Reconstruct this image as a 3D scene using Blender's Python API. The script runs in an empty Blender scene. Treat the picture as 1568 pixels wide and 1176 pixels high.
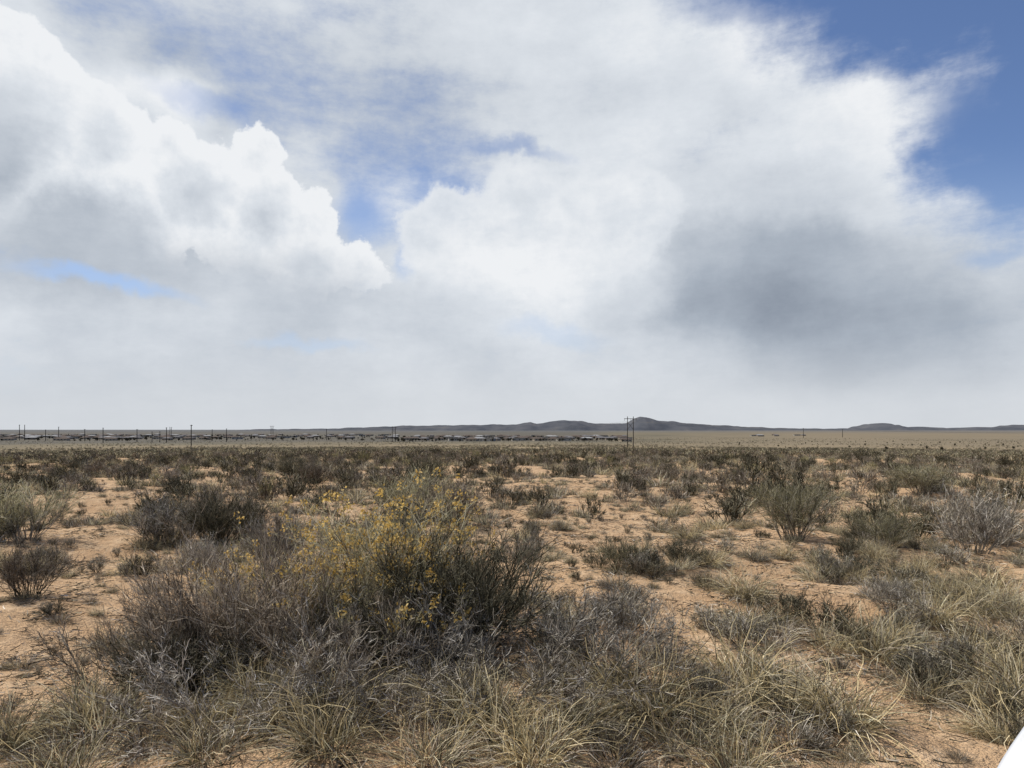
import bpy, math, random
import numpy as np
from mathutils import Vector

random.seed(7)
RNG = np.random.default_rng(11)
scene = bpy.context.scene
scene.view_settings.view_transform = 'Standard'
scene.view_settings.look = 'None'
scene.view_settings.exposure = 0
COL = scene.collection
EYE = 1.75
SUN_AZ, SUN_EL = -60.0, 54.0

# ------------------------------------------------------------------ node help
class G:
    def __init__(s, nt):
        s.nt = nt; s.n = nt.nodes; s.l = nt.links
    def new(s, t, **k):
        n = s.n.new(t)
        for a, b in k.items(): setattr(n, a, b)
        return n
    def put(s, sock, v):
        if v is None: return
        if isinstance(v, bpy.types.NodeSocket): s.l.new(v, sock)
        else: sock.default_value = v
    def math(s, op, a, b=None, c=None, clamp=False):
        n = s.new('ShaderNodeMath', operation=op, use_clamp=clamp)
        s.put(n.inputs[0], a); s.put(n.inputs[1], b); s.put(n.inputs[2], c)
        return n.outputs[0]
    def vm(s, op, a, b=None, scale=None):
        n = s.new('ShaderNodeVectorMath', operation=op)
        s.put(n.inputs[0], a); s.put(n.inputs[1], b)
        if scale is not None: s.put(n.inputs['Scale'], scale)
        return n.outputs['Value'] if op in ('LENGTH', 'DISTANCE', 'DOT_PRODUCT') else n.outputs[0]
    def mr(s, v, a, b, c=0.0, d=1.0, smooth=True):
        n = s.new('ShaderNodeMapRange', interpolation_type='SMOOTHSTEP' if smooth else 'LINEAR')
        s.put(n.inputs[0], v); n.inputs[1].default_value = a; n.inputs[2].default_value = b
        s.put(n.inputs[3], c); s.put(n.inputs[4], d)
        return n.outputs[0]
    def noise(s, vec, scale, detail=5, rough=0.5, dist=0.0, lac=2.0):
        n = s.new('ShaderNodeTexNoise')
        s.put(n.inputs['Vector'], vec)
        n.inputs['Scale'].default_value = scale; n.inputs['Detail'].default_value = detail
        n.inputs['Roughness'].default_value = rough; n.inputs['Distortion'].default_value = dist
        n.inputs['Lacunarity'].default_value = lac
        return n
    def mix(s, f, a, b, blend='MIX'):
        n = s.new('ShaderNodeMix', data_type='RGBA', blend_type=blend)
        s.put(n.inputs[0], f); s.put(n.inputs[6], a); s.put(n.inputs[7], b)
        return n.outputs[2]
    def ramp(s, f, stops, interp='LINEAR'):
        n = s.new('ShaderNodeValToRGB'); cr = n.color_ramp; cr.interpolation = interp
        while len(cr.elements) < len(stops): cr.elements.new(0.5)
        for e, (p, c) in zip(cr.elements, stops): e.position = p
        for e, (p, c) in zip(cr.elements, stops): e.color = (c[0], c[1], c[2], 1)
        s.put(n.inputs[0], f)
        return n.outputs[0]

def c3(*a): return (a[0], a[1], a[2], 1.0)

# ------------------------------------------------------------------ world / sky
w = bpy.data.worlds.new("World"); scene.world = w; w.use_nodes = True
try: w.cycles.sampling_method = 'NONE'
except Exception as e: print('world sampling', e)
nt = w.node_tree; nt.nodes.clear(); g = G(nt)
out = g.new('ShaderNodeOutputWorld'); bg = g.new('ShaderNodeBackground')
bg.inputs['Strength'].default_value = 0.1
g.l.new(bg.outputs[0], out.inputs[0])
sky = g.new('ShaderNodeTexSky', sky_type='NISHITA')
sky.sun_disc = False
sky.sun_elevation = math.radians(SUN_EL); sky.sun_rotation = math.radians(SUN_AZ)
sky.altitude = 1700; sky.air_density = 1.0; sky.dust_density = 0.6; sky.ozone_density = 2.0
tc = g.new('ShaderNodeTexCoord'); D = tc.outputs['Generated']
sp = g.new('ShaderNodeSeparateXYZ'); g.l.new(D, sp.inputs[0])
yy = g.math('MAXIMUM', sp.outputs[1], 0.15)
A0 = g.math('DIVIDE', sp.outputs[0], yy)     # tangent of bearing from +Y
B0 = g.math('DIVIDE', sp.outputs[2], yy)     # tangent of height
K = 1045.0
X0 = g.math('MULTIPLY_ADD', A0, K, 784.0)
Y0 = g.math('MULTIPLY_ADD', B0, -K, 658.0)
# warps
n1 = g.noise(D, 4.2, 6, 0.62)
off = g.vm('SUBTRACT', n1.outputs['Color'], (0.5, 0.5, 0.5))
so = g.new('ShaderNodeSeparateXYZ'); g.l.new(off, so.inputs[0])
horizfade = g.mr(Y0, 380, 640, 1.0, 0.25)
X1 = g.math('ADD', X0, g.math('MULTIPLY', so.outputs[0], 230.0))
Y1 = g.math('ADD', Y0, g.math('MULTIPLY', g.math('MULTIPLY', so.outputs[1], 210.0), horizfade))
rows = [
 (0,   "96667888851100", "85667777888888"),
 (80,  "99655788974310", "97455677888888"),
 (160, "99945678998850", "79945567778988"),
 (240, "99997557999910", "56777567888888"),
 (320, "99999559999964", "44567888876777"),
 (400, "79999899999987", "54456799743356"),
 (480, "88888899999988", "76665678621235"),
 (560, "88888888888888", "76666667753345"),
 (640, "99999999999999", "66666777777666"),
]
fx = g.mr(X1, 0, 1568, 0, 1, smooth=False)
cur = None; py = None
for (yr, cs, gs) in rows:
    stops = [(min(1.0, i*120/1568.0), (int(cs[i])/9.0, int(gs[i])/9.0, 0)) for i in range(14)]
    r = g.ramp(fx, stops, 'EASE')
    if cur is None: cur = r
    else: cur = g.mix(g.mr(Y1, py, yr, smooth=True), cur, r)
    py = yr
sr = g.new('ShaderNodeSeparateColor'); g.l.new(cur, sr.inputs[0])
cov, bri = sr.outputs[0], sr.outputs[1]
# wispy streak noise, stretched along a sloping direction
mp = g.new('ShaderNodeMapping'); g.l.new(D, mp.inputs[0])
mp.inputs['Rotation'].default_value = (0.0, math.radians(28), 0.0)
mp.inputs['Scale'].default_value = (2.0, 2.0, 6.0)
n2 = g.noise(mp.outputs[0], 1.8, 8, 0.68, 0.0)
n3 = g.noise(D, 7.0, 8, 0.66, 0.0)
wn = g.math('ADD', g.math('MULTIPLY', g.math('SUBTRACT', n2.outputs[0], 0.5), 1.9),
            g.math('MULTIPLY', g.math('SUBTRACT', n3.outputs[0], 0.5), 1.3))
c1 = g.math('ADD', cov, g.math('MULTIPLY', wn, 0.62))
alpha = g.mr(c1, 0.12, 0.85)
b1 = g.math('ADD', bri, g.math('MULTIPLY', g.math('SUBTRACT', n3.outputs[0], 0.5), 0.42))
b1 = g.math('ADD', b1, g.math('MULTIPLY', g.math('SUBTRACT', n2.outputs[0], 0.5), 0.5))
n4 = g.noise(D, 10.0, 5, 0.6)
n5 = g.noise(D, 26.0, 6, 0.62)
def vec2(x, y):
    n = g.new('ShaderNodeCombineXYZ'); g.put(n.inputs[0], x); g.put(n.inputs[1], y); return n.outputs[0]
so4 = g.new('ShaderNodeSeparateXYZ'); g.l.new(g.vm('SUBTRACT', n4.outputs['Color'], (0.5,0.5,0.5)), so4.inputs[0])
X2 = g.math('ADD', X0, g.math('MULTIPLY', so4.outputs[0], 95.0))
Y2 = g.math('ADD', Y0, g.math('MULTIPLY', so4.outputs[1], 95.0))
P2 = vec2(X2, Y2)
def gap(x, y, rx, ry, rot, power, soft=0.15):
    m = g.new('ShaderNodeMapping', vector_type='TEXTURE'); g.l.new(P2, m.inputs[0])
    m.inputs['Location'].default_value = (x, y, 0); m.inputs['Rotation'].default_value = (0, 0, math.radians(rot))
    m.inputs['Scale'].default_value = (rx, ry, 1)
    ln = g.vm('LENGTH', m.outputs[0])
    return g.mr(ln, soft, 1.0, power, 0.0)
for q in [(150, 432, 190, 20, 9, 0.8), (552, 335, 70, 66, 40, 0.8), (620, 400, 22, 46, 0, 0.6), (470, 528, 120, 16, 4, 0.35),
          (850, 515, 120, 22, 8, 0.3), (1520, 380, 90, 20, -12, 0.5), (780, 232, 110, 18, 5, 0.5), (330, 170, 150, 26, 28, 0.4),
          (1480, 190, 105, 120, 20, 0.95), (1180, 8, 200, 46, 0, 0.55)]:
    alpha = g.math('MULTIPLY', alpha, g.math('SUBTRACT', 1.0, gap(*q)), clamp=True)
# lumpy cumulus masses
def mass(circs, P, k=12):
    d = None
    for (x, y, r) in circs:
        e = g.math('SUBTRACT', g.vm('DISTANCE', P, (x, y, 0.0)), float(r))
        if d is None: d = e
        else:
            n = g.new('ShaderNodeMath', operation='SMOOTH_MIN'); g.l.new(d, n.inputs[0]); g.l.new(e, n.inputs[1]); n.inputs[2].default_value = k
            d = n.outputs[0]
    return d
massA = [(-60, 190, 200), (65, 175, 95), (150, 210, 84), (252, 226, 54), (300, 300, 90), (388, 240, 48), (395, 330, 85),
         (465, 340, 44), (470, 410, 62), (545, 412, 40), (582, 422, 24), (130, 380, 160), (-40, 60, 60)]
dA = mass(massA, P2)
dA = g.math('ADD', dA, g.math('MULTIPLY', g.math('SUBTRACT', n5.outputs[0], 0.5), 60.0))
lim = g.math('ADD', Y1, g.math('MULTIPLY', X0, -0.16))
aA = g.math('MULTIPLY', g.mr(dA, -4, 4, 1.0, 0.0), g.mr(lim, 300, 385, 1.0, 0.0))
edgeA = g.mr(dA, -105, 4, 0.0, 1.0)
bA = g.math('ADD', g.math('MULTIPLY', edgeA, g.math('SUBTRACT', 1.04, b1)), b1)
bA = g.math('ADD', bA, g.math('MULTIPLY', g.math('SUBTRACT', n5.outputs[0], 0.5), 0.26))
massB = [(665, 375, 62), (700, 335, 60), (790, 310, 62), (870, 320, 55), (960, 335, 80), (800, 430, 150)]
dB = mass(massB, P2)
dB = g.math('ADD', dB, g.math('MULTIPLY', g.math('SUBTRACT', n5.outputs[0], 0.5), 70.0))
aB = g.math('MULTIPLY', g.mr(dB, -16, 8, 0.95, 0.0), g.mr(Y1, 400, 480, 1.0, 0.0))
edgeB = g.mr(dB, -70, -5, 0.0, 0.6)
bB = g.math('ADD', g.math('MULTIPLY', edgeB, g.math('SUBTRACT', 0.97, b1)), b1)
bB = g.math('ADD', bB, g.math('MULTIPLY', g.math('SUBTRACT', n5.outputs[0], 0.5), 0.22))
BR = [(0.0, (0.24, 0.28, 0.345)), (0.35, (0.40, 0.45, 0.52)), (0.65, (0.585, 0.63, 0.69)), (0.85, (0.72, 0.76, 0.81)), (1.0, (0.86, 0.88, 0.905))]
cl0 = g.ramp(b1, BR); clA = g.ramp(bA, BR); clB = g.ramp(bB, BR)
skyc = g.vm('SCALE', sky.outputs[0], None, 0.1)
skyc = g.vm('MULTIPLY', skyc, (1.1, 1.12, 1.25))
skyc = g.mix(g.mr(Y0, 200, 480, 0.0, 0.35), skyc, c3(0.52, 0.64, 0.78))
fin = g.mix(alpha, skyc, cl0)
fin = g.mix(aA, fin, clA)
fin = g.mix(aB, fin, clB)
haze = g.mr(Y0, 500, 650, 0.0, 0.7)
fin = g.mix(haze, fin, c3(0.665, 0.69, 0.72))
fin = g.vm('SCALE', fin, None, 10.0)
g.l.new(fin, bg.inputs[0])

# ------------------------------------------------------------------ sun
sd = bpy.data.lights.new('sun', 'SUN'); sd.energy = 4.8; sd.angle = math.radians(0.6); sd.color = (1.0, 0.95, 0.87)
so_ = bpy.data.objects.new('sun', sd); COL.objects.link(so_)
az, el = math.radians(SUN_AZ), math.radians(SUN_EL)
dv = Vector((math.sin(az)*math.cos(el), math.cos(az)*math.cos(el), math.sin(el)))
so_.rotation_euler = dv.to_track_quat('Z', 'Y').to_euler()
so_.location = dv*30

# ------------------------------------------------------------------ terrain height
PR = np.array([0, 5, 10, 30, 60, 100, 200, 400, 1000, 2000, 5000, 15000, 40000], float)
PZ = np.array([0, 0, 0, -0.15, -0.66, -1.7, -4.4, -9.0, -13.6, -15.5, -17.4, 1.2, 1.2], float)
def prof(r):
    l = np.log(np.maximum(r, 1.0)+6); lp = np.log(np.maximum(PR, 1.0)+6)
    return (np.interp(l-0.12, lp, PZ)+np.interp(l, lp, PZ)+np.interp(l+0.12, lp, PZ))/3
_w = []
rr = np.random.default_rng(5)
for wl, amp in [(14, .10), (9, .07), (5, .05), (2.8, .03), (1.6, .018), (0.9, .012), (0.5, .008), (0.33, .005)]:
    for k in range(3):
        th = rr.uniform(0, math.pi*2); _w.append((math.cos(th)*2*math.pi/wl, math.sin(th)*2*math.pi/wl, rr.uniform(0, 6.28), amp/1.7))
def hgt(x, y):
    x = np.asarray(x, float); y = np.asarray(y, float)
    r = np.hypot(x, y); z = prof(r)
    n = np.zeros_like(r)
    for kx, ky, ph, am in _w: n += am*np.sin(kx*x+ky*y+ph+0.8*np.sin(0.37*ky*x+ph))
    z = z + n*np.clip(1.6-r/120, 0, 1)*np.clip(r/4, 0.3, 1)
    z = z + np.clip((r-30)/200, 0, 1)*np.clip(1-(r-500)/2500, 0, 1)*(0.5*np.sin(x/47+1)*np.sin(y/61))
    return z
def noise2(x, y, s, seed=0):
    q = np.random.default_rng(seed+100); n = 0
    for k in range(7):
        th = q.uniform(0, 6.28); f = q.uniform(.6, 1.8)/s*2*math.pi
        n = n + np.sin(f*(np.cos(th)*x+np.sin(th)*y)+q.uniform(0, 6.28)+np.sin((x*np.sin(th)-y*np.cos(th))*f*.5))
    return n/3.5

def link(o): COL.objects.link(o); return o
def mesh_from(name, V, F, smooth=False):
    me = bpy.data.meshes.new(name)
    me.from_pydata([tuple(v) for v in V], [], [tuple(int(i) for i in f) for f in F])
    if smooth: me.polygons.foreach_set('use_smooth', [True]*len(me.polygons))
    me.update(); return me

# ground sheet
na = 640
rad = np.concatenate([[0.0], np.linspace(0.6, 12, 150), 12*np.power(30000/12, np.linspace(0, 1, 170))[1:]])
nr = len(rad)
ang = np.linspace(0, 2*math.pi, na, endpoint=False)
RR, AA = np.meshgrid(rad, ang, indexing='ij')
GX, GY = RR*np.sin(AA), RR*np.cos(AA)
GZ = hgt(GX, GY)
V = np.stack([GX, GY, GZ], -1).reshape(-1, 3)
i = np.arange(nr-1)[:, None]*na; j = np.arange(na)[None, :]; j2 = (j+1) % na
F = np.stack([i+j, i+j2, i+na+j2, i+na+j], -1).reshape(-1, 4)[:, ::-1]
me = bpy.data.meshes.new('ground')
me.vertices.add(len(V)); me.vertices.foreach_set('co', V.astype(np.float32).ravel())
def set_quads(me, F):
    n = len(F); me.loops.add(n*4); me.loops.foreach_set('vertex_index', F.astype(np.int32).ravel())
    me.polygons.add(n); me.polygons.foreach_set('loop_start', np.arange(0, n*4, 4, dtype=np.int32))
    try: me.polygons.foreach_set('loop_total', np.full(n, 4, dtype=np.int32))
    except Exception: pass
set_quads(me, F)
me.polygons.foreach_set('use_smooth', np.ones(len(F), bool)); me.update(calc_edges=True); me.validate()
ground = link(bpy.data.objects.new('ground', me))

def newmat(name):
    m = bpy.data.materials.new(name); m.use_nodes = True; m.node_tree.nodes.clear()
    return m, G(m.node_tree)
def finish(g, sh):
    o = g.new('ShaderNodeOutputMaterial'); g.l.new(sh, o.inputs[0])
def princ(g, col, rough=0.85, spec=0.2, normal=None, metal=0.0):
    p = g.new('ShaderNodeBsdfPrincipled'); g.put(p.inputs['Base Color'], col); g.put(p.inputs['Roughness'], rough)
    p.inputs['Specular IOR Level'].default_value = spec; p.inputs['Metallic'].default_value = metal
    if normal is not None: g.l.new(normal, p.inputs['Normal'])
    return p.outputs[0]
m, g = newmat('desert_sand')
geo = g.new('ShaderNodeNewGeometry'); P = geo.outputs['Position']
dist = g.vm('LENGTH', P)
na1 = g.noise(P, 0.5, 4, 0.6); na2 = g.noise(P, 3.5, 5, 0.65); na3 = g.noise(P, 28, 4, 0.7); na4 = g.noise(P, 120, 2, 0.6)
sand = g.ramp(na1.outputs[0], [(0.3, (0.53, 0.36, 0.215)), (0.55, (0.47, 0.305, 0.175)), (0.75, (0.385, 0.245, 0.137))])
sand = g.mix(g.mr(na2.outputs[0], 0.42, 0.68, 0.0, 0.6), sand, c3(0.56, 0.415, 0.275))
sand = g.mix(g.mr(na3.outputs[0], 0.50, 0.70, 0.0, 0.6), sand, c3(0.27, 0.18, 0.112))
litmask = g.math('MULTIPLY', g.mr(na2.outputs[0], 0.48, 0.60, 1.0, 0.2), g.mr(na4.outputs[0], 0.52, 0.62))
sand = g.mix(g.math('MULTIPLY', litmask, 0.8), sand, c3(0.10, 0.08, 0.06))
vor = g.new('ShaderNodeTexVoronoi'); g.l.new(P, vor.inputs['Vector']); vor.inputs['Scale'].default_value = 34
peb = g.math('MULTIPLY', g.mr(vor.outputs['Distance'], 0.12, 0.22, 1.0, 0.0), g.mr(na3.outputs[0], 0.5, 0.6))
sand = g.mix(peb, sand, c3(0.18, 0.13, 0.10))
# distant scrub-covered plain
nf1 = g.noise(P, 0.035, 5, 0.65); nf2 = g.noise(P, 0.25, 5, 0.7)
scrub = g.ramp(nf1.outputs[0], [(0.3, (0.17, 0.14, 0.09)), (0.5, (0.25, 0.195, 0.12)), (0.65, (0.36, 0.27, 0.165))])
scrub = g.mix(g.mr(nf2.outputs[0], 0.45, 0.62, 0.0, 0.7), scrub, c3(0.12, 0.105, 0.07))
col = g.mix(g.mr(dist, 35, 180, 0.0, 0.9), sand, scrub)
nf3 = g.noise(P, 0.0035, 5, 0.6)
far = g.ramp(nf3.outputs[0], [(0.35, (0.085, 0.078, 0.056)), (0.5, (0.15, 0.125, 0.083)), (0.65, (0.105, 0.096, 0.07))])
far = g.mix(g.mr(g.noise(P, 0.02, 5, 0.7).outputs[0], 0.5, 0.65, 0, 0.6), far, c3(0.06, 0.058, 0.046))
spx = g.new('ShaderNodeSeparateXYZ'); g.l.new(P, spx.inputs[0])
rat = g.math('DIVIDE', spx.outputs[0], g.math('MAXIMUM', spx.outputs[1], 1.0))
east = g.mr(rat, 0.1, 0.5)
far = g.mix(g.math('MULTIPLY', east, 0.55), far, c3(0.21, 0.165, 0.11))
col = g.mix(g.mr(dist, 220, 800, 0.0, 1.0), col, far)
town = g.math('MULTIPLY', g.mr(rat, 0.17, 0.10), g.mr(dist, 700, 950, 0, 0.7))
col = g.mix(town, col, c3(0.078, 0.073, 0.066))
col = g.mix(g.mr(dist, 2500, 9000, 0.0, 0.75), col, c3(0.095, 0.10, 0.11))  # aerial haze painted into the far ground colour as a blue-grey tint
bh = g.math('ADD', g.math('MULTIPLY', na2.outputs[0], 0.12), g.math('MULTIPLY', na3.outputs[0], 0.034))
bh = g.math('ADD', bh, g.math('MULTIPLY', na4.outputs[0], 0.009))
bmp = g.new('ShaderNodeBump'); bmp.inputs['Distance'].default_value = 1.0; bmp.inputs['Strength'].default_value = 0.8
g.l.new(bh, bmp.inputs['Height'])
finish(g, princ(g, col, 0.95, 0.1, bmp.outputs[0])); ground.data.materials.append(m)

# ------------------------------------------------------------------ plants
def plant_mat(name, cols, trans=0.25, var=0.35):
    m, g = newmat(name)
    at = g.new('ShaderNodeAttribute', attribute_name='v')
    oi = g.new('ShaderNodeObjectInfo')
    n = len(cols); c = g.ramp(at.outputs['Fac'], [(k/(n-1), cc) for k, cc in enumerate(cols)])
    f = g.math('MULTIPLY_ADD', oi.outputs['Random'], var*2, 1-var)
    c = g.vm('SCALE', c, None, f)
    d = g.new('ShaderNodeBsdfDiffuse'); g.l.new(c, d.inputs[0]); d = d.outputs[0]
    if trans > 0:
        t = g.new('ShaderNodeBsdfTranslucent'); g.l.new(c, t.inputs[0])
        mx = g.new('ShaderNodeMixShader'); mx.inputs[0].default_value = trans
        g.l.new(d, mx.inputs[1]); g.l.new(t.outputs[0], mx.inputs[2]); d = mx.outputs[0]
    finish(g, d); return m
M_STRAW = plant_mat('straw_grass', [(0.13, 0.10, 0.058), (0.40, 0.32, 0.175), (0.64, 0.52, 0.30), (0.84, 0.74, 0.52)], 0.3, .28)
M_GGRASS = plant_mat('greygreen_grass', [(0.06, 0.057, 0.038), (0.18, 0.168, 0.11), (0.39, 0.36, 0.24), (0.74, 0.68, 0.51)], 0.3, .35)
M_TWIG = plant_mat('grey_twig', [(0.06, 0.052, 0.043), (0.17, 0.15, 0.125), (0.35, 0.315, 0.265), (0.72, 0.67, 0.60)], 0.0)
M_MAUVE = plant_mat('brown_twig', [(0.038, 0.032, 0.025), (0.12, 0.098, 0.075), (0.26, 0.215, 0.165), (0.54, 0.47, 0.38)], 0.0)
M_DARK = plant_mat('dark_sage', [(0.018, 0.017, 0.013), (0.05, 0.046, 0.032), (0.12, 0.11, 0.075), (0.32, 0.29, 0.21)], 0.1)
M_OLIVE = plant_mat('olive_leaf', [(0.085, 0.08, 0.042), (0.20, 0.185, 0.095), (0.33, 0.295, 0.155), (0.52, 0.46, 0.27)], 0.3)
M_YEL = plant_mat('dry_yellow_flower', [(0.26, 0.17, 0.05), (0.46, 0.31, 0.09), (0.62, 0.43, 0.14), (0.68, 0.53, 0.26)], 0.3)
MATS = [M_STRAW, M_GGRASS, M_TWIG, M_MAUVE, M_DARK, M_OLIVE, M_YEL]
STRAW, GG, TWIG, MAUVE, DARK, OLIVE, YEL = range(7)

def norm(a): return a/np.maximum(np.linalg.norm(a, axis=-1, keepdims=True), 1e-9)
class Plant:
    def __init__(s, seed): s.r = np.random.default_rng(seed); s.V = []; s.F = []; s.m = []; s.v = []; s.n = 0
    def grow(s, base, d, L, K, up=0.0, jit=0.1):
        N = len(base); P = np.zeros((N, K, 3)); P[:, 0] = base; d = norm(d.copy())
        st = (L/(K-1))[:, None]
        for k in range(1, K):
            P[:, k] = P[:, k-1]+d*st
            d = d+s.r.normal(0, jit, (N, 3)); d[:, 2] += up
            d = norm(d)
        return P
    def ribbon(s, P, w0, w1, mat, v):
        N, K, _ = P.shape
        T = norm(P[:, -1]-P[:, 0])
        side = norm(np.cross(T, s.r.normal(0, 1, (N, 3))))
        w = (np.asarray(w0).reshape(-1, 1)*(1-np.linspace(0, 1, K))+np.asarray(w1).reshape(-1, 1)*np.linspace(0, 1, K))*0.5
        w = np.broadcast_to(w, (N, K))
        L = P-side[:, None]*w[..., None]; R = P+side[:, None]*w[..., None]
        VV = np.stack([L, R], 2).reshape(-1, 3)
        b = (np.arange(N)*K*2)[:, None]+(np.arange(K-1)*2)[None]+s.n
        F = np.stack([b, b+1, b+3, b+2], -1).reshape(-1, 4)
        s.V.append(VV); s.F.append(F); s.n += len(VV)
        if np.isscalar(mat): mat = np.full(N, mat)
        s.m.append(np.repeat(mat, K-1)); s.v.append(np.repeat(np.clip(v, 0, 1), K-1))
    def kids(s, P, n, s0, s1, ang, L, K, up, jit):
        N, KK, _ = P.shape
        idx = s.r.integers(0, N, n); t = s.r.uniform(s0, s1, n)*(KK-1); k = np.minimum(t.astype(int), KK-2); f = (t-k)[:, None]
        a = P[idx, k]; b = P[idx, k+1]
        base = a*(1-f)+b*f
        d = norm(norm(b-a)+s.r.normal(0, ang, (n, 3)))
        LL = L*s.r.uniform(0.5, 1.3, n)
        return s.grow(base, d, LL, K, up, jit)
    def mesh(s, name):
        V = np.concatenate(s.V); F = np.concatenate(s.F)
        me = bpy.data.meshes.new(name)
        me.vertices.add(len(V)); me.vertices.foreach_set('co', V.astype(np.float32).ravel())
        set_quads(me, F)
        me.polygons.foreach_set('material_index', np.concatenate(s.m).astype(np.int32))
        for mm in MATS: me.materials.append(mm)
        me.update(calc_edges=True)
        at = me.attributes.new('v', 'FLOAT', 'FACE'); at.data.foreach_set('value', np.concatenate(s.v).astype(np.float32))
        return me

def fan(p, n, rb, tilt0, tilt1):
    a = p.r.uniform(0, 6.283, n); r = rb*np.sqrt(p.r.uniform(0, 1, n))
    base = np.stack([r*np.cos(a), r*np.sin(a), np.full(n, -0.02)], -1)
    t = p.r.uniform(tilt0, tilt1, n)*(0.35+0.65*r/max(rb, 1e-6)); a2 = a+p.r.normal(0, 0.5, n)
    d = np.stack([np.sin(t)*np.cos(a2), np.sin(t)*np.sin(a2), np.cos(t)], -1)
    return base, d
def tuft(seed, h=0.4, r=0.12, n=260, tilt=1.0, droop=-0.22, K=5, w=0.0045, mat=STRAW, mixm=None, frac=0.3, dark=0.25):
    p = Plant(seed); b, d = fan(p, n, r, 0.05, tilt)
    P = p.grow(b, d, h*p.r.uniform(0.35, 1.2, n), K, droop, 0.17)
    P[..., 2] = np.maximum(P[..., 2], -0.01)
    m = np.full(n, mat)
    if mixm is not None: m[p.r.random(n) < frac] = mixm
    m[p.r.random(n) < dark] = MAUVE
    p.ribbon(P, np.full(n, w), np.full(n, w*0.35), m, p.r.uniform(0, 1, n))
    n2 = n//2; b, d = fan(p, n2, r*1.3, 1.0, 1.6)
    P = p.grow(b, d, h*0.55*p.r.uniform(0.4, 1.1, n2), 4, -0.15, 0.3)
    P[..., 2] = np.maximum(P[..., 2], 0.0)
    p.ribbon(P, np.full(n2, w), np.full(n2, w*0.4), np.where(p.r.random(n2) < .5, TWIG, DARK), p.r.uniform(0.0, 1, n2))
    return p
def shrub(seed, h=0.8, R=0.6, stems=30, k1=240, k2=1500, k3=0, tilt=1.1, w=0.012, m0=DARK, m1=MAUVE, m2=MAUVE, leaf=0, mleaf=OLIVE,
          flow=0, up=0.10, tw=0.0035, jit=0.14, base_r=None, vb=0.0):
    p = Plant(seed); br = base_r if base_r else R*0.25
    b, d = fan(p, stems, br, 0.1, tilt)
    el = np.arccos(np.clip(d[:, 2], 0, 1)); Ls = (h*np.cos(el)+R*np.sin(el))*0.62*p.r.uniform(0.7, 1.15, stems)
    P0 = p.grow(b, d, Ls, 7, up*0.6, jit*0.8)
    p.ribbon(P0, np.full(stems, w), np.full(stems, w*0.4), m0, p.r.uniform(0.1, 0.7, stems))
    p.ribbon(P0, np.full(stems, w), np.full(stems, w*0.4), m0, p.r.uniform(0.1, 0.7, stems))
    P1 = p.kids(P0, k1, 0.25, 1.0, 0.38, h*0.30, 5, up, jit)
    p.ribbon(P1, np.full(k1, w*0.5), np.full(k1, w*0.22), m1, p.r.uniform(0.1, 0.8, k1)+vb)
    P2 = p.kids(P1, k2, 0.2, 1.0, 0.42, h*0.16, 4, up, jit)
    p.ribbon(P2, np.full(k2, tw), np.full(k2, tw*0.5), m2, p.r.uniform(0, 1, k2)+vb)
    last = P2
    if k3:
        P3 = p.kids(P2, k3, 0.3, 1.0, 0.5, h*0.08, 3, up, jit)
        p.ribbon(P3, np.full(k3, tw*0.8), np.full(k3, tw*0.4), m2, p.r.uniform(0, 1, k3)+vb); last = P3
    if leaf:
        PL = p.kids(last, leaf, 0.1, 1.0, 0.8, 0.022, 2, 0.1, 0)
        p.ribbon(PL, np.full(leaf, 0.006), np.full(leaf, 0.004), mleaf, p.r.uniform(0, 1, leaf))
    if flow:
        # dried flower heads gathered on a few dozen branch ends
        idx = p.r.integers(0, len(last), flow); tips = last[idx, -1]
        keep = (tips[:, 2] > h*0.42) & (tips[:, 2] < h*1.05); tips = tips[keep]; nf = len(tips)
        rep = 14; base = np.repeat(tips, rep, 0)+p.r.normal(0, 0.019, (nf*rep, 3))
        PF = p.grow(base, p.r.normal(0, 1, (nf*rep, 3))+np.array([0, 0, .6]), np.full(nf*rep, 0.018), 2, 0, 0)
        p.ribbon(PF, np.full(nf*rep, 0.013), np.full(nf*rep, 0.010), YEL, p.r.uniform(0, 1, nf*rep))
    return p

def place(name, me, x, y, rot=0.0, s=(1, 1, 1), dz=0.0):
    o = bpy.data.objects.new(name, me); link(o)
    o.location = (x, y, float(hgt(x, y))+dz); o.rotation_euler = (0, 0, rot)
    o.scale = s if hasattr(s, '__len__') else (s, s, s)
    return o

# --- individual shrubs (world metres)
me = shrub(1, 0.90, 0.95, 60, 800, 5200, 6000, 1.25, 0.012, MAUVE, MAUVE, MAUVE, base_r=0.35, tw=0.0034).mesh('shrub_mesh')
place('brown_brush_shrub', me, -1.75, 4.7, 0.4)
me = shrub(2, 0.62, 0.7, 40, 500, 3000, 3500, 1.3, 0.010, TWIG, TWIG, MAUVE, base_r=0.35, tw=0.003).mesh('shrub_mesh')
place('brown_brush_shrub', me, -2.45, 4.75, 1.0); place('brown_brush_shrub', me, -1.1, 4.35, 2.2)
me = shrub(3, 0.98, 0.72, 70, 700, 4600, 0, 0.95, 0.014, DARK, DARK, DARK, leaf=5000, mleaf=DARK, base_r=0.24, tw=0.004).mesh('shrub_mesh')
place('dark_sagebrush', me, -0.42, 4.95, 0.3); place('dark_sagebrush', me, -0.95, 4.5, 2.3, (.75, .7, .6)); place('dark_sagebrush', me, -1.95, 4.35, 4.3, (.8, .7, .5))
me = shrub(4, 1.28, 0.85, 40, 360, 2000, 0, 0.8, 0.010, TWIG, TWIG, GG, leaf=4000, mleaf=OLIVE, flow=330, base_r=0.35, tw=0.0032, up=0.12).mesh('shrub_mesh')
place('yellow_rabbitbrush', me, -0.88, 5.35, 1.3)
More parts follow.
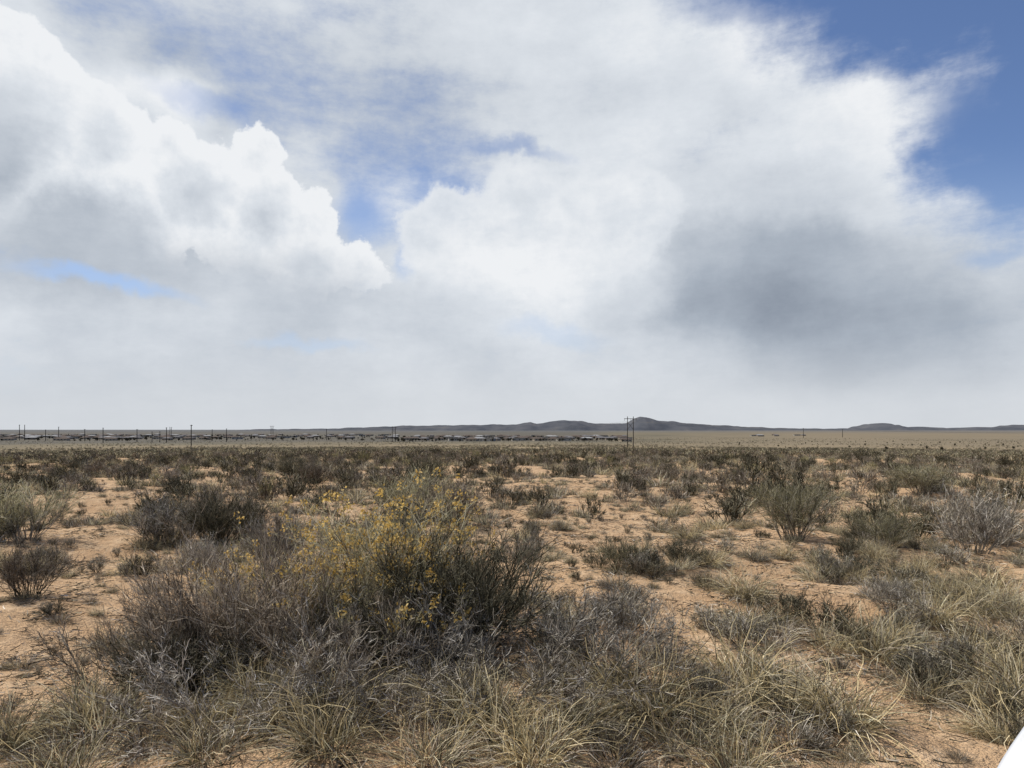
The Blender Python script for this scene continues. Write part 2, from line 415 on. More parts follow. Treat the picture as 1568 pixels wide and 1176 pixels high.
me = shrub(5, 0.8, 0.7, 30, 260, 1500, 0, 0.9, 0.009, TWIG, TWIG, GG, leaf=2500, mleaf=OLIVE, flow=130, base_r=0.3, tw=0.0032, up=0.12).mesh('shrub_mesh')
place('yellow_rabbitbrush', me, -1.95, 5.6, 0.3); place('yellow_rabbitbrush', me, -1.3, 5.9, 2.3, 1.05); place('yellow_rabbitbrush', me, -1.0, 4.75, 3.3, 0.98)
me = shrub(6, 0.48, 0.85, 60, 700, 3600, 2500, 1.45, 0.010, TWIG, TWIG, TWIG, base_r=0.5, tw=0.0035, up=0.02, jit=0.25, vb=0.0).mesh('shrub_mesh')
place('dead_grey_brush', me, 0.05, 4.2, 0.0); place('dead_grey_brush', me, -0.75, 4.1, 1.9, 0.9); place('dead_grey_brush', me, 0.7, 4.6, 4.0, 0.7)
place('dead_grey_brush', me, -1.6, 3.95, 3.1, 0.85)
DS = [shrub(20+k, 0.9, 0.8, 40, 420, 2600, 1200, 1.05, 0.014, DARK, MAUVE if k % 2 else DARK, MAUVE if k % 2 else DARK, leaf=1500, mleaf=[DARK, MAUVE, OLIVE][k], tw=0.005).mesh('shrub_mesh') for k in range(3)]
GS = [shrub(30+k, 1.0, 0.6, 34, 340, 2200, 0, 0.75, 0.012, TWIG, TWIG, GG, leaf=5000, mleaf=OLIVE, tw=0.005).mesh('shrub_mesh') for k in range(2)]
TS = [shrub(40+k, 0.8, 0.75, 36, 400, 2600, 1000, 1.05, 0.012, TWIG, TWIG, TWIG, leaf=1000, mleaf=GG, tw=0.005).mesh('shrub_mesh') for k in range(2)]
for nm, me, x, y, r, s in [
    ('dark_sagebrush', DS[1], -4.85, 6.85, 0.2, (0.6, .6, .55)), ('greygreen_sagebrush', GS[0], -7.8, 10.9, 1, (1.25, 1.2, .95)),
    ('dark_sagebrush', DS[0], -4.75, 11.2, 2, (1.15, 1, 1.05)), ('brown_brush_shrub', TS[0], -5.7, 11.4, 0, (1.3, 1, .95)), ('brown_brush_shrub', DS[1], -5.2, 11.9, 0, (1.2, 1, 1)),
    ('greygreen_sagebrush', GS[1], 4.3, 10.5, 1, (1.15, 1.15, 1.0)), ('grey_sagebrush', TS[1], 6.4, 9.5, 1, (1.1, .95, 1.15)),
    ('grey_sagebrush', GS[0], 5.2, 9.6, 3, (0.9, .9, .55)), ('greygreen_sagebrush', GS[1], 11.9, 19.8, 3, (1.7, 1.7, 1.0)),
    ('dark_sagebrush', DS[1], -1.1, 12.0, 3, (1, .9, .9)), ('greygreen_sagebrush', GS[0], -1.9, 13.2, 4, (1.3, 1.2, 1.0)),
    ('grey_sagebrush', TS[0], -3.0, 8.6, 3, (0.75, .7, .95)), ('grey_sagebrush', TS[1], -3.6, 7.9, 3, (0.55, .5, .6)),
    ('dark_sagebrush', DS[2], -3.2, 27, 0, (1.2, 1.2, 1)), ('dark_sagebrush', DS[0], -8.3, 26, 1, (1.3, 1.2, 1)), ('dark_sagebrush', DS[1], -7.2, 25, 1, (1.2, 1.2, .9)),
    ('grey_sagebrush', TS[1], 7.3, 10.3, 2, (0.8, .8, .8)), ('dark_sagebrush', DS[2], 1.25, 7.9, 2, (0.5, .45, .42)), ('dark_sagebrush', DS[0], 2.0, 8.1, 1, (0.5, .45, .35)),
    ('grey_sagebrush', TS[0], 0.85, 5.3, 2, (0.5, .5, .45)), ('brown_brush_shrub', DS[1], 4.2, 5.3, 2, (0.6, .6, .38)), ('brown_brush_shrub', TS[1], 3.55, 6.4, 1, (0.5, .5, .4)),
    ('brown_brush_shrub', DS[1], -0.5, 7.0, 5, (0.6, .6, .6)), ('grey_sagebrush', TS[0], 0.15, 8.3, 5, (0.45, .45, .55))]:
    place(nm, me, x, y, r, s)

# --- prototypes for instancing
def proto_coll(name, plants):
    c = bpy.data.collections.new(name)
    for k, p in enumerate(plants):
        nm = '%s_%02d' % (name, k)
        me = p if isinstance(p, bpy.types.Mesh) else p.mesh(nm)
        c.objects.link(bpy.data.objects.new(nm, me))
    return c
near = []
for k in range(3): near.append(tuft(50+k, 0.46, 0.15, 380, 1.25, -0.30, 6, 0.0060, STRAW, GG, 0.3, .15))
for k in range(3): near.append(tuft(60+k, 0.34, 0.16, 380, 1.4, -0.24, 5, 0.0054, GG, STRAW, 0.4, .35))
for k in range(2): near.append(tuft(70+k, 0.26, 0.13, 280, 1.45, -0.16, 5, 0.0052, TWIG, STRAW, 0.3, .4))
for k in range(2): near.append(shrub(80+k, 0.38, 0.32, 26, 200, 1000, 0, 1.15, 0.008, DARK, MAUVE, [DARK, TWIG][k], leaf=600, mleaf=[DARK, GG][k], tw=0.0045))
NEAR = proto_coll('bunchgrass_clump', near)
mid = []
for k in range(3): mid.append(tuft(150+k, 0.30, 0.14, 110, 1.3, -0.24, 4, 0.010, STRAW, GG, 0.4, .15))
for k in range(3): mid.append(tuft(160+k, 0.30, 0.17, 110, 1.35, -0.2, 4, 0.011, GG, TWIG, 0.3, .3))
for k in range(2): mid.append(tuft(170+k, 0.22, 0.14, 100, 1.4, -0.14, 4, 0.011, TWIG, DARK, 0.4, .3))
for k in range(2): mid.append(shrub(180+k, 0.5, 0.42, 18, 100, 420, 0, 1.15, 0.012, DARK, DARK, DARK, tw=0.012))
for k in range(2): mid.append(shrub(190+k, 0.55, 0.45, 18, 100, 450, 0, 1.1, 0.012, TWIG, TWIG, MAUVE, tw=0.011))
for k in range(2): mid.append(shrub(200+k, 0.6, 0.45, 18, 100, 450, 0, 0.95, 0.012, TWIG, GG, OLIVE, tw=0.012))
MID = proto_coll('desert_scrub_clump', mid)
farp = []
for k in range(2): farp.append(tuft(250+k, 0.42, 0.3, 40, 1.2, -0.14, 3, 0.035, STRAW, GG, 0.5))
for k in range(2): farp.append(shrub(260+k, 0.6, 0.6, 8, 30, 90, 0, 1.1, 0.03, DARK, DARK, DARK, tw=0.045))
for k in range(2): farp.append(shrub(270+k, 0.6, 0.6, 8, 30, 90, 0, 1.0, 0.03, MAUVE, MAUVE, GG, tw=0.045))
for k in range(2): farp.append(shrub(280+k, 0.6, 0.6, 8, 30, 90, 0, 1.0, 0.03, TWIG, TWIG, MAUVE, tw=0.045))
FAR = proto_coll('distant_scrub_clump', farp)
lit = []
for k in range(4):
    p = Plant(300+k); n = 10
    b = np.stack([p.r.uniform(-.16, .16, n), p.r.uniform(-.16, .16, n), p.r.uniform(0.002, 0.012, n)], -1)
    a = p.r.uniform(0, 6.28, n); d = np.stack([np.cos(a), np.sin(a), p.r.uniform(0, .2, n)], -1)
    P = p.grow(b, d, p.r.uniform(0.02, 0.12, n), 4, -0.02, 0.2); P[..., 2] = np.maximum(P[..., 2], 0.002)
    p.ribbon(P, np.full(n, 0.008), np.full(n, 0.004), p.r.choice([TWIG, DARK, MAUVE, DARK], n), p.r.uniform(0, 0.9, n)); lit.append(p)
LIT = proto_coll('plant_litter_piece', lit)

def scatter(name, pts, rot, scl, idx, coll):
    n = len(pts); me = bpy.data.meshes.new(name)
    me.vertices.add(n); me.vertices.foreach_set('co', pts.astype(np.float32).ravel()); me.update()
    for nm, ty, dat, key in [('rot', 'FLOAT_VECTOR', rot, 'vector'), ('scl', 'FLOAT_VECTOR', scl, 'vector')]:
        a = me.attributes.new(nm, ty, 'POINT'); a.data.foreach_set(key, dat.astype(np.float32).ravel())
    a = me.attributes.new('idx', 'INT', 'POINT'); a.data.foreach_set('value', idx.astype(np.int32))
    ob = link(bpy.data.objects.new(name, me))
    ng = bpy.data.node_groups.new(name+'_nodes', 'GeometryNodeTree')
    ng.interface.new_socket('Geometry', in_out='INPUT', socket_type='NodeSocketGeometry')
    ng.interface.new_socket('Geometry', in_out='OUTPUT', socket_type='NodeSocketGeometry')
    N = ng.nodes; L = ng.links
    gi = N.new('NodeGroupInput'); go = N.new('NodeGroupOutput')
    ip = N.new('GeometryNodeInstanceOnPoints'); ci = N.new('GeometryNodeCollectionInfo')
    ci.inputs['Collection'].default_value = coll
    ci.inputs['Separate Children'].default_value = True; ci.inputs['Reset Children'].default_value = True
    def na(nm, ty):
        q = N.new('GeometryNodeInputNamedAttribute'); q.data_type = ty; q.inputs['Name'].default_value = nm
        return [o for o in q.outputs if o.name == 'Attribute' and o.enabled][0] if any(o.enabled for o in q.outputs) else q.outputs[0]
    er = N.new('FunctionNodeEulerToRotation')
    L.new(na('rot', 'FLOAT_VECTOR'), er.inputs[0]); L.new(er.outputs[0], ip.inputs['Rotation'])
    L.new(na('scl', 'FLOAT_VECTOR'), ip.inputs['Scale']); L.new(na('idx', 'INT'), ip.inputs['Instance Index'])
    ip.inputs['Pick Instance'].default_value = True
    L.new(gi.outputs[0], ip.inputs['Points']); L.new(ci.outputs[0], ip.inputs['Instance']); L.new(ip.outputs[0], go.inputs[0])
    md = ob.modifiers.new('instances', 'NODES'); md.node_group = ng
    return ob
def sc_arr(n, lo, hi, zvar=0.2):
    s = RNG.uniform(lo, hi, n); return np.stack([s*RNG.uniform(.85, 1.2, n), s*RNG.uniform(.85, 1.2, n), s*RNG.uniform(1-zvar, 1+zvar, n)], -1)
def rot_arr(n, t=0.1): return np.stack([RNG.normal(0, t, n), RNG.normal(0, t, n), RNG.uniform(0, 6.28, n)], -1)
def ring_pts(n, r0, r1, half=50, power=2):
    r = (RNG.uniform(r0**power, r1**power, n))**(1/power); a = np.radians(RNG.uniform(-half, half, n))
    return r*np.sin(a), r*np.cos(a)

# hero tufts: x, y, scale, proto
HT = [(-0.98, 3.75, 1.15, 0), (-1.25, 3.7, .9, 3), (-2.35, 3.9, 1.15, 3), (-2.6, 4.15, 1.0, 5), (-2.75, 3.8, .9, 0), (0.78, 3.95, 1.25, 1), (0.6, 4.2, .9, 0), (1.65, 4.1, 1.2, 3), (1.45, 4.35, 1.1, 2),
      (1.2, 4.0, 1.0, 4), (0.3, 3.75, 1.0, 3), (-0.3, 3.7, .8, 7), (1.0, 4.7, .8, 6), (1.9, 3.95, 1.0, 1), (-0.6, 3.65, .9, 6), (1.75, 4.45, 1.0, 5), (0.9, 3.65, 1.0, 3), (1.5, 3.7, 1.0, 7),
      (-1.9, 3.6, .9, 6), (-1.5, 3.4, .9, 5), (-0.9, 3.35, .9, 1), (-0.4, 3.3, .9, 4), (0.1, 3.35, .9, 2), (0.5, 3.4, .9, 6), (-2.2, 3.4, 1, 4), (1.1, 3.35, .9, 0), (-0.1, 3.6, .9, 0), (-1.7, 3.8, .8, 1),
      (2.3, 6.75, .95, 0), (1.95, 5.7, 1.0, 4), (2.2, 5.6, .9, 7), (1.75, 5.5, .8, 5), (2.55, 5.45, 1.0, 3), (2.85, 5.35, 1.1, 0), (3.0, 5.7, 1.0, 4), (2.7, 5.9, 1.0, 8),
      (4.45, 7.0, 1.0, 1), (4.2, 7.3, .9, 9), (4.9, 6.9, 1.1, 0), (3.9, 5.8, 1.1, 3), (4.1, 5.5, 1.0, 1), (3.65, 5.4, 1.0, 4), (3.35, 4.6, 1.2, 0), (3.1, 4.35, 1.0, 4), (3.5, 4.35, 1.1, 3), (3.05, 4.75, 1.0, 7),
      (2.75, 4.55, .9, 3), (2.9, 3.95, 1.0, 1), (3.7, 4.9, 1.1, 2), (4.6, 6.2, 1.1, 4), (4.3, 6.4, 1.0, 0), (5.2, 7.6, 1.0, 1),
      (-3.35, 5.75, .9, 3), (-3.8, 5.3, .55, 6), (-4.1, 6.2, .5, 7), (-4.0, 4.9, .5, 6), (1.25, 7.7, .8, 3), (1.6, 7.85, .8, 9), (1.9, 7.7, .7, 4), (1.05, 6.9, .8, 6), (0.8, 6.0, .8, 7), (0.95, 5.6, .9, 3),
      (1.1, 6.3, .7, 9), (0.55, 9.2, .7, 3), (0.95, 10.2, .6, 8), (1.35, 10.0, .6, 3), (-3.9, 7.4, .7, 6), (-4.4, 8.4, .7, 3), (-5.3, 8.7, .6, 9), (-6.3, 9.2, .7, 8), (-3.2, 7.4, .8, 0),
      (-2.6, 6.7, .9, 4), (-2.2, 6.3, 1, 9), (-2.9, 6.1, .8, 9), (0.3, 5.0, .9, 9), (0.5, 5.5, .7, 4), (0.15, 6.3, .9, 4), (-0.1, 5.9, 1.0, 8), (0.35, 4.6, 1.0, 8), (3.4, 7.6, .8, 3), (3.0, 8.6, .7, 3), (2.6, 10.1, .9, 1),
      (1.55, 7.4, .7, 8), (1.0, 8.0, .7, 8), (2.05, 7.2, .7, 6), (1.7, 5.1, .8, 9), (2.0, 5.2, .8, 7), (2.45, 6.1, .9, 8), (3.3, 5.9, .9, 9), (3.6, 6.8, .9, 7), (4.0, 8.0, .8, 8), (4.7, 8.4, .8, 3), (5.5, 8.6, .9, 9), (3.35, 5.1, .9, 6), (2.95, 4.95, .8, 9)]
H = np.array(HT); n = len(H)
def hold(x, y):
    bare = [(-4.3, 6.0, 1.7, 1.6), (-3.9, 4.4, 1.2, 1.2), (0.6, 9.3, 1.1, 1.8), (0.45, 7.2, .6, 1.3), (2.35, 4.5, .36, 1.0), (2.1, 3.7, .5, .6), (3.1, 10.8, 2.2, 1.2), (2.2, 11.6, 1.9, 1.1),
            (1.45, 6.5, .6, .8), (2.9, 7.4, .6, .9), (-3.2, 5.3, .5, 1.5), (2.25, 5.0, .3, .5), (-3.3, 8.5, 1.4, .5), (1.2, 13.5, 2.0, .8), (1.5, 4.9, .3, .4)]
    k = np.zeros_like(x, bool)
    for bx, by, rx, ry in bare: k |= ((x-bx)/rx)**2+((y-by)/ry)**2 < 1
    return k
x, y = ring_pts(1200, 3.6, 13)
nn = noise2(x, y, 2.6, 1)
keep = (~hold(x, y)) & (nn+RNG.normal(0, .25, len(x)) > np.where(x > 0.8, -0.15, 0.1))
keep &= ~((np.abs(x-1.65) < 1.4) & (y < 3.2))
x, y = x[keep], y[keep]
i2 = RNG.choice([0, 1, 2, 3, 4, 5, 6, 7, 8, 9], len(x), p=[.07, .07, .07, .11, .10, .1, .11, .11, .16, .1])
xs = np.concatenate([H[:, 0], x]); ys = np.concatenate([H[:, 1], y])
sc = np.concatenate([np.repeat(H[:, 2:3], 3, 1)*np.array([[1, 1, .8]]), sc_arr(len(x), .35, .8)])
ii = np.concatenate([H[:, 3], i2]); n = len(xs)
scatter('bunchgrass', np.stack([xs, ys, hgt(xs, ys)], -1), rot_arr(n), sc, ii, NEAR)
# tiny sprigs over bare sand
x, y = ring_pts(5200, 3.3, 30, power=1.6); k = noise2(x, y, 1.5, 4)+RNG.normal(0, .3, len(x)) > 0.0
x, y = x[k], y[k]; n = len(x)
scatter('grass_sprigs', np.stack([x, y, hgt(x, y)], -1), rot_arr(n, .2), sc_arr(n, .12, .4), RNG.integers(3, 10, n), NEAR)
x, y = ring_pts(26000, 3.0, 24, 55, 1.4); k = noise2(x, y, 1.2, 5)+RNG.normal(0, .5, len(x)) > -0.2
x, y = x[k], y[k]; n = len(x)
scatter('plant_litter', np.stack([x, y, hgt(x, y)+.002], -1), rot_arr(n, .02), sc_arr(n, .5, 1.2), RNG.integers(0, 4, n), LIT)
# mid field
x, y = ring_pts(17000, 12, 62, 52, 1.9)
nn = noise2(x, y, 5, 2)+0.8*noise2(x, y, 2.2, 3)
k = (nn+RNG.normal(0, .3, len(x)) > 0.05-0.45*np.clip((np.hypot(x, y)-18)/28, 0, 1)) & ~hold(x, y)
x, y = x[k], y[k]; n = len(x)
ii = RNG.choice(14, n, p=[.10, .10, .09, .11, .10, .10, .08, .08, .075, .075, .04, .04, .005, .005])
big = RNG.random(n) < 0.07
s = sc_arr(n, .45, 1.05); s[big] *= 1.6
scatter('desert_scrub', np.stack([x, y, hgt(x, y)], -1), rot_arr(n), s, ii, MID)
# far field
X = []; Y = []; S = []
for (cnt, r0, r1, lo, hi) in [(15000, 58, 150, .5, 1.1), (24000, 150, 500, .8, 1.8), (10000, 500, 1400, 1.0, 2.2)]:
    x, y = ring_pts(cnt, r0, r1, 50, 1.5); k = noise2(x, y, r0*.35, 6)+RNG.normal(0, .5, len(x)) > -0.3
    X.append(x[k]); Y.append(y[k]); S.append(sc_arr(k.sum(), lo, hi))
x = np.concatenate(X); y = np.concatenate(Y); s = np.concatenate(S); n = len(x)
scatter('distant_scrub', np.stack([x, y, hgt(x, y)], -1), rot_arr(n, .05), s, RNG.integers(0, 8, n), FAR)

# ------------------------------------------------------------------ hills
hx = [380, 500, 560, 620, 700, 790, 804, 812, 822, 845, 855, 865, 880, 897, 915, 940, 960, 972, 980, 992, 1004, 1020, 1060, 1120, 1180, 1250, 1315, 1328, 1340, 1350, 1360, 1375, 1400, 1415, 1440, 1480, 1498, 1520, 1540, 1555, 1575, 1620, 1700, 1800]
ho = [0, 1, 3, 5, 6, 7, 9, 10, 8, 11, 12.5, 13, 12, 9.5, 8.5, 8, 9, 15, 17.5, 16.5, 13, 11, 8, 4.5, 2, 1, 1.5, 5.5, 8.5, 9, 6.5, 2.5, 4, 3.5, 1.5, 2.5, 3.5, 1.5, 4, 6, 7, 6, 4, 0]
ho = [q*1.1+0.4 for q in ho]
ta = np.linspace(380, 1800, 1000); oh = np.interp(ta, hx, ho)+0.25*np.sin(ta/7)+0.2*np.sin(ta/3.1)
R0 = 9000.0; nb = 14; V = []
for kk in range(nb+1):
    s = -1+2*kk/nb
    yv = R0+s*700
    prf = (1-s*s)**0.8 if abs(s) < 1 else 0
    rd = abs(s) > .15
    zz = -45+(oh/K*R0+45+1.75)*prf*(1+(0.07*np.sin(ta/11+kk*1.7)+.05*np.sin(ta/4.3+kk*2.9))*rd)
    V.append(np.stack([(ta-784)/K*R0, np.full_like(ta, yv)+25*np.sin(ta/13), zz], -1))
V = np.array(V); na_ = len(ta)
i = np.arange(nb)[:, None]*na_; j = np.arange(na_-1)[None]
F = np.stack([i+j, i+j+1, i+na_+j+1, i+na_+j], -1).reshape(-1, 4)
me = mesh_from('hills', V.reshape(-1, 3), F, True); hills = link(bpy.data.objects.new('hills', me))
m, g = newmat('haze_tinted_hill'); geo = g.new('ShaderNodeNewGeometry')
n_ = g.noise(geo.outputs['Position'], 0.004, 6, 0.65)
finish(g, princ(g, g.ramp(n_.outputs[0], [(0.35, (0.06, 0.066, 0.08)), (0.6, (0.095, 0.098, 0.11)), (0.75, (0.14, 0.13, 0.12))]), 1.0, 0.0)); me.materials.append(m)  # distance haze is put into the hill colour as blue-grey, no volume

# ------------------------------------------------------------------ utility structures
def simple_mat(name, col, rough=0.8, spec=0.2, nscale=3.0, amt=0.3, metal=0.0):
    m, g = newmat(name); tcx = g.new('ShaderNodeTexCoord')
    nz = g.noise(tcx.outputs['Object'], nscale, 4, 0.6)
    c = g.mix(nz.outputs[0], c3(*[v*(1-amt) for v in col]), c3(*[min(1, v*(1+amt)) for v in col]))
    finish(g, princ(g, c, rough, spec, metal=metal)); return m
M_WOOD = simple_mat('weathered_pole_wood', (0.045, 0.038, 0.032)); M_WIRE = simple_mat('wire_metal', (0.12, 0.12, 0.12), 0.5)
M_INS = simple_mat('insulator', (0.12, 0.09, 0.08), 0.4)
def beam(V, F, a, b, r0, r1, n=8):
    a = Vector(a); b = Vector(b); t = (b-a).normalized(); u = t.orthogonal().normalized(); v = t.cross(u); o = len(V)
    for p, r in ((a, r0), (b, r1)):
        for k in range(n):
            th = 2*math.pi*k/n; V.append(p+u*math.cos(th)*r+v*math.sin(th)*r)
    for k in range(n): F.append((o+k, o+(k+1) % n, o+n+(k+1) % n, o+n+k))
    F.append(tuple(o+k for k in range(n))[::-1]); F.append(tuple(o+n+k for k in range(n)))
def hframe(x, y, h=18, gap=3.6, rot=0.0):
    V, F = [], []; s = gap/2; t = 1.0+max(0, y-400)/1200
    for q in (-s, s): beam(V, F, (q, 0, -0.5), (q, 0, h), 0.28*t, 0.2*t)
    for dy in (-0.2, 0.2): beam(V, F, (-s-2.0, dy, h-1.3), (s+2.0, dy, h-1.3), 0.16, 0.16)
    beam(V, F, (-s, 0, h-3.2), (s, 0, h-7.5), 0.1, 0.1); beam(V, F, (s, 0.1, h-3.2), (-s, 0.1, h-7.5), 0.1, 0.1)
    nw = len(F)
    for q in (-s-1.8, 0, s+1.8):
        for kk in range(4): beam(V, F, (q, 0, h-1.42-kk*.3), (q, 0, h-1.62-kk*.3), 0.13, 0.07, 6)
    me = mesh_from('utility_h_frame', V, F); me.materials.append(M_WOOD); me.materials.append(M_INS)
    for p in me.polygons[nw:]: p.material_index = 1
    o = place('utility_h_frame', me, x, y, rot); return o
def pole(x, y, h=12):
    V, F = [], []; q0 = 1.2+y/900
    beam(V, F, (0, 0, -0.5), (0, 0, h), 0.22*q0, 0.16*q0); beam(V, F, (-1.2, 0.16, h-0.5), (1.2, 0.16, h-0.5), 0.14, 0.14)
    beam(V, F, (-.6, .16, h-.5), (0, .16, h-1.3), .04, .04); beam(V, F, (.6, .16, h-.5), (0, .16, h-1.3), .04, .04)
    nw = len(F)
    for q in (-1.1, -.4, .4, 1.1): beam(V, F, (q, .16, h-.42), (q, .16, h-.15), .07, .05, 6)
    me = mesh_from('utility_pole', V, F); me.materials.append(M_WOOD); me.materials.append(M_INS)
    for p in me.polygons[nw:]: p.material_index = 1
    place('utility_pole', me, x, y, random.uniform(-.8, .8))
HFS = [(271, 0), (68, 392), (-135, 780), (-457, 1300), (-850, 1700)]
for q in HFS: hframe(q[0], q[1], {0: 16, 1300: 24, 1700: 24}.get(q[1], 18.2), 3.6, 0.25)
for X_, d_, h_ in [(293, 520, 16), (158, 700, 16), (210, 750, 15), (233, 800, 13), (245, 800, 13), (255, 760, 17), (347, 800, 16), (30, 1000, 23), (38, 1000, 23), (90, 1000, 20), (325, 950, 16), (500, 1000, 17), (70, 950, 16), (130, 900, 16), (1230, 1400, 20), (1290, 1500, 18)]:
    pole((X_-784)/K*d_, d_, h_)
V, F = [], []
for a, b in zip(HFS[:-1], HFS[1:]):
    for offq in (-3.6, 0, 3.6):
        za = float(hgt(*a))+(16.4 if a[1] else 14.2)-1; zb = float(hgt(*b))+16.4-1
        pts = []
        for k in range(25):
            t = k/24; pts.append((a[0]+(b[0]-a[0])*t+offq, a[1]+(b[1]-a[1])*t+offq*.3, za+(zb-za)*t-4*t*(1-t)*6))
        for k in range(24): beam(V, F, pts[k], pts[k+1], 0.025, 0.025, 4)
me = mesh_from('power_lines', V, F); me.materials.append(M_WIRE); link(bpy.data.objects.new('power_lines', me))

# ------------------------------------------------------------------ distant houses
wallc = [(0.24, 0.20, 0.16), (0.29, 0.25, 0.20), (0.17, 0.14, 0.115), (0.28, 0.265, 0.24)]
roofc = [(0.14, 0.135, 0.14), (0.10, 0.08, 0.07), (0.26, 0.26, 0.265), (0.15, 0.135, 0.125)]
M_GL = simple_mat('house_window_glass', (0.03, 0.035, 0.04), 0.2, 0.5)
HM = []
def box(V, F, x0, x1, y0, y1, z0, z1):
    o = len(V)
    for z in (z0, z1):
        for (x, y) in ((x0, y0), (x1, y0), (x1, y1), (x0, y1)): V.append((x, y, z))
    F += [(o, o+3, o+2, o+1), (o+4, o+5, o+6, o+7), (o, o+1, o+5, o+4), (o+1, o+2, o+6, o+5), (o+2, o+3, o+7, o+6), (o+3, o, o+4, o+7)]
for k in range(4):
    V, F = [], []; W_, D_ = 12+k*2, 10; Hh = [2.9, 2.9, 3.4, 2.9][k]
    box(V, F, -W_/2, W_/2, -D_/2, D_/2, -1.5, Hh); nwal = len(F)
    if k == 3: box(V, F, -W_/2-.2, W_/2+.2, -D_/2-.2, D_/2+.2, Hh, Hh+.7)
    else:
        o = len(V); e = 0.6; V += [(-W_/2-e, -D_/2-e, Hh), (W_/2+e, -D_/2-e, Hh), (W_/2+e, D_/2+e, Hh), (-W_/2-e, D_/2+e, Hh), (-W_/4, 0, Hh+1.8), (W_/4, 0, Hh+1.8)]
        F += [(o, o+1, o+5, o+4), (o+1, o+2, o+5), (o+2, o+3, o+4, o+5), (o+3, o, o+4), (o, o+3, o+2, o+1)]
    nro = len(F)
    for xx in (-W_/2+1.5, -1, W_/2-3.5):
        box(V, F, xx, xx+1.8, -D_/2-.06, -D_/2-.01, .9, 2.2); box(V, F, xx, xx+1.8, D_/2+.01, D_/2+.06, .9, 2.2)
    me = mesh_from('house', V, F)
    me.materials.append(simple_mat('stucco', wallc[k], .9)); me.materials.append(simple_mat('roof', roofc[k], .9, .05)); me.materials.append(M_GL)
    for q, p in enumerate(me.polygons): p.material_index = 0 if q < nwal else (1 if q < nro else 2)
    HM.append(me)
rh = random.Random(4)
for (xa, xb, da, db, cnt) in [(-60, 300, 950, 2300, 170), (300, 600, 1100, 2400, 80), (600, 960, 850, 1700, 120), (1150, 1230, 1700, 2100, 8)]:
    for q in range(cnt):
        d_ = rh.uniform(da, db); X_ = rh.uniform(xa, xb); o = place('house', HM[rh.choice([0, 0, 1, 1, 1, 2, 3, 3])], (X_-784)/K*d_, d_, rh.uniform(-.5, .5))
# trees among the houses
tr = []
for k in range(3):
    p = Plant(400+k); b, d = fan(p, 5, .1, .05, .5)
    P = p.grow(b, d, np.full(5, 3.0), 5, .05, .15); p.ribbon(P, np.full(5, .3), np.full(5, .1), MAUVE, np.full(5, .3)); p.ribbon(P, np.full(5, .3), np.full(5, .1), MAUVE, np.full(5, .3))
    P = p.kids(P, 60, .4, 1, .6, 1.6, 3, .05, .2); p.ribbon(P, np.full(60, .08), np.full(60, .03), MAUVE, np.full(60, .3))
    P = p.kids(P, 700, .1, 1, 1.2, .5, 2, 0, 0); p.ribbon(P, np.full(700, .3), np.full(700, .2), DARK, p.r.uniform(0, .6, 700)); tr.append(p)
TRE = proto_coll('distant_tree_form', tr)
xs, ys, ss = [], [], []
for (xa, xb, da, db, cnt, q0) in [(-60, 600, 900, 2200, 520, 1), (600, 960, 800, 1600, 280, 1), (1100, 1600, 300, 900, 40, .45)]:
    for q in range(cnt): d_ = rh.uniform(da, db); xs.append((rh.uniform(xa, xb)-784)/K*d_); ys.append(d_); ss.append(q0)
xs = np.array(xs); ys = np.array(ys); n = len(xs)
scatter('distant_trees', np.stack([xs, ys, hgt(xs, ys)], -1), rot_arr(n, 0), sc_arr(n, .5, 1.1)*np.array(ss)[:, None], RNG.integers(0, 3, n), TRE)

# ------------------------------------------------------------------ white car beside the camera
car = bpy.data.objects.new('parked_car', None); link(car)
M_PAINT = simple_mat('white_car_paint', (0.58, 0.59, 0.61), 0.25, 0.5, 2, 0.02); M_CGL = simple_mat('car_glass', (0.02, 0.022, 0.025), 0.05, 0.6, 2, .1)
M_TYRE = simple_mat('tyre_rubber', (0.025, 0.025, 0.025), .9); M_RIM = simple_mat('alloy_rim', (0.5, .5, .52), .3, .5, 2, .1, .9); M_BLK = simple_mat('black_trim', (0.02, .02, .02), .5)
M_LAMP = simple_mat('headlamp', (0.6, .62, .65), .1, .6, 2, .05); M_RED = simple_mat('tail_lamp', (0.35, .02, .02), .2, .5, 2, .1)
def loft(name, secs, mat, n=28, ex=4.5):
    V, F = [], []
    for (y, hw, z0, z1) in secs:
        for k in range(n):
            th = 2*math.pi*(k+.5)/n; c, s = math.cos(th), math.sin(th)
            V.append((hw*math.copysign(abs(c)**(2/ex), c), y, (z0+z1)/2+(z1-z0)/2*math.copysign(abs(s)**(2/ex), s)))
    for q in range(len(secs)-1):
        for k in range(n): F.append((q*n+k, q*n+(k+1) % n, (q+1)*n+(k+1) % n, (q+1)*n+k))
    F.append(tuple(range(n))); F.append(tuple((len(secs)-1)*n+k for k in range(n))[::-1])
    me = mesh_from(name, V, F, True); me.materials.append(mat); o = bpy.data.objects.new(name, me); link(o); o.parent = car; return o
loft('body', [(0.0, .86, .42, .93), (-.03, .905, .34, .975), (-.12, .92, .28, 1.0), (-.5, .93, .26, 1.02), (-1.2, .94, .24, 1.06), (-1.5, .94, .24, 1.08), (-3.6, .94, .24, 1.08), (-4.3, .93, .28, 1.05), (-4.55, .9, .36, .98), (-4.6, .85, .45, .9)], M_PAINT, 40, 7)
loft('cabin_glass', [(-1.25, .80, .95, 1.08), (-1.9, .76, .95, 1.60), (-2.2, .75, .95, 1.66), (-3.6, .74, .95, 1.64), (-4.35, .78, .95, 1.10)], M_CGL, 28, 6)
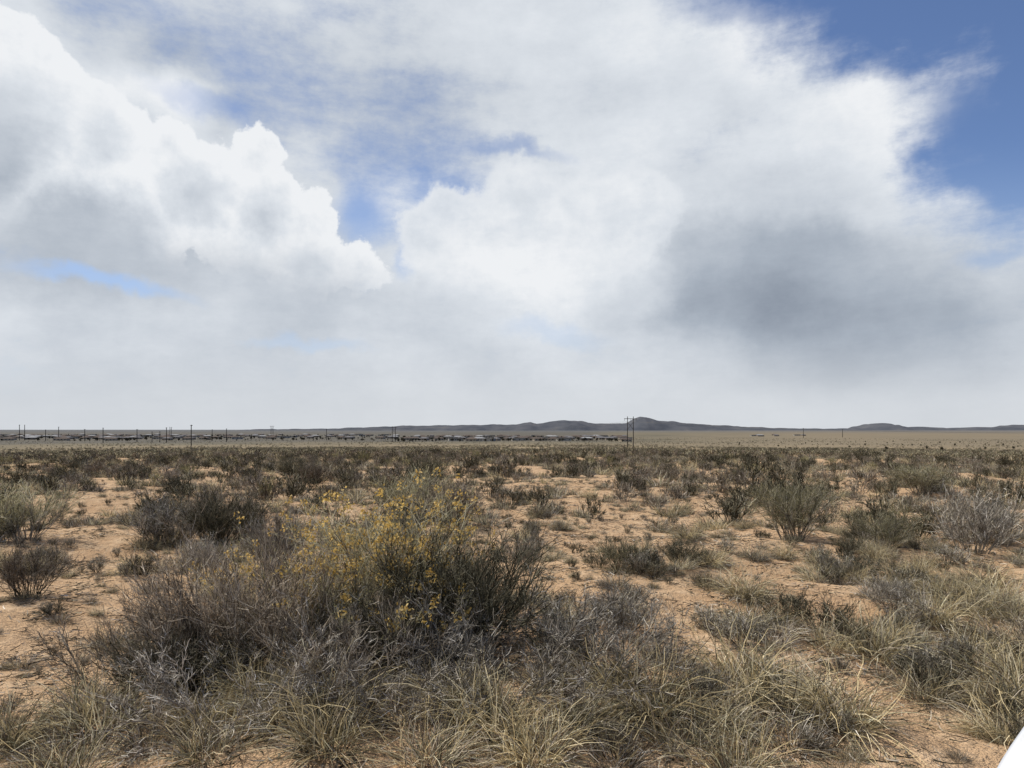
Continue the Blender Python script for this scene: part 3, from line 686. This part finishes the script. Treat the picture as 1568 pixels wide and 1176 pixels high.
loft('roof', [(-1.85, .72, 1.60, 1.63), (-2.2, .76, 1.63, 1.71), (-3.5, .75, 1.62, 1.70), (-3.8, .72, 1.52, 1.58)], M_PAINT, 28, 5)
for sx in (-1, 1):
    for yy_ in (-.95, -3.65):
        for nm, r, wd, mt, xo in (('wheel', .35, .24, M_TYRE, 0), ('rim', .23, .26, M_RIM, .0)):
            V, F = [], []; beam(V, F, (sx*.84-wd/2, yy_, .35), (sx*.84+wd/2, yy_, .35), r, r, 32)
            me = mesh_from(nm, V, F); me.materials.append(mt); o = bpy.data.objects.new(nm, me); link(o); o.parent = car
    for nm, bb, mt in (('headlamp', (sx*.74-.14, sx*.74+.14, -.02, .015, .68, .84), M_LAMP), ('tail_lamp', (sx*.74-.12, sx*.74+.12, -4.63, -4.57, .7, .86), M_RED),
                       ('side_mirror', (sx*1.04-.10, sx*1.04+.10, -1.62, -1.50, 1.05, 1.2), M_PAINT), ('pillar', (sx*.765-.02, sx*.765+.02, -2.85, -2.75, 1.0, 1.6), M_BLK),
                       ('door_handle', (sx*.945-.015, sx*.945+.015, -2.7, -2.5, .88, .91), M_BLK)):
        V, F = [], []; box(V, F, *bb); me = mesh_from(nm, V, F); me.materials.append(mt); o = bpy.data.objects.new(nm, me); link(o); o.parent = car
        bv = o.modifiers.new('bevel', 'BEVEL'); bv.width = .012; bv.segments = 2
V, F = [], []; box(V, F, -.5, .5, -.01, .012, .45, .62); me = mesh_from('grille', V, F); me.materials.append(M_BLK); o = bpy.data.objects.new('grille', me); link(o); o.parent = car
car.location = (1.67, 2.11, float(hgt(1.65, 0.5))); car.rotation_euler = (0, 0, math.radians(43.2))

# ------------------------------------------------------------------ camera
cd = bpy.data.cameras.new('camera'); cam = bpy.data.objects.new('camera', cd); link(cam)
cam.location = (0, 0, EYE); cam.rotation_euler = (math.radians(90), 0, 0)
cd.sensor_width = 36; cd.lens = 24; cd.shift_y = 70/1568
cd.clip_start = 0.05; cd.clip_end = 60000
scene.camera = cam
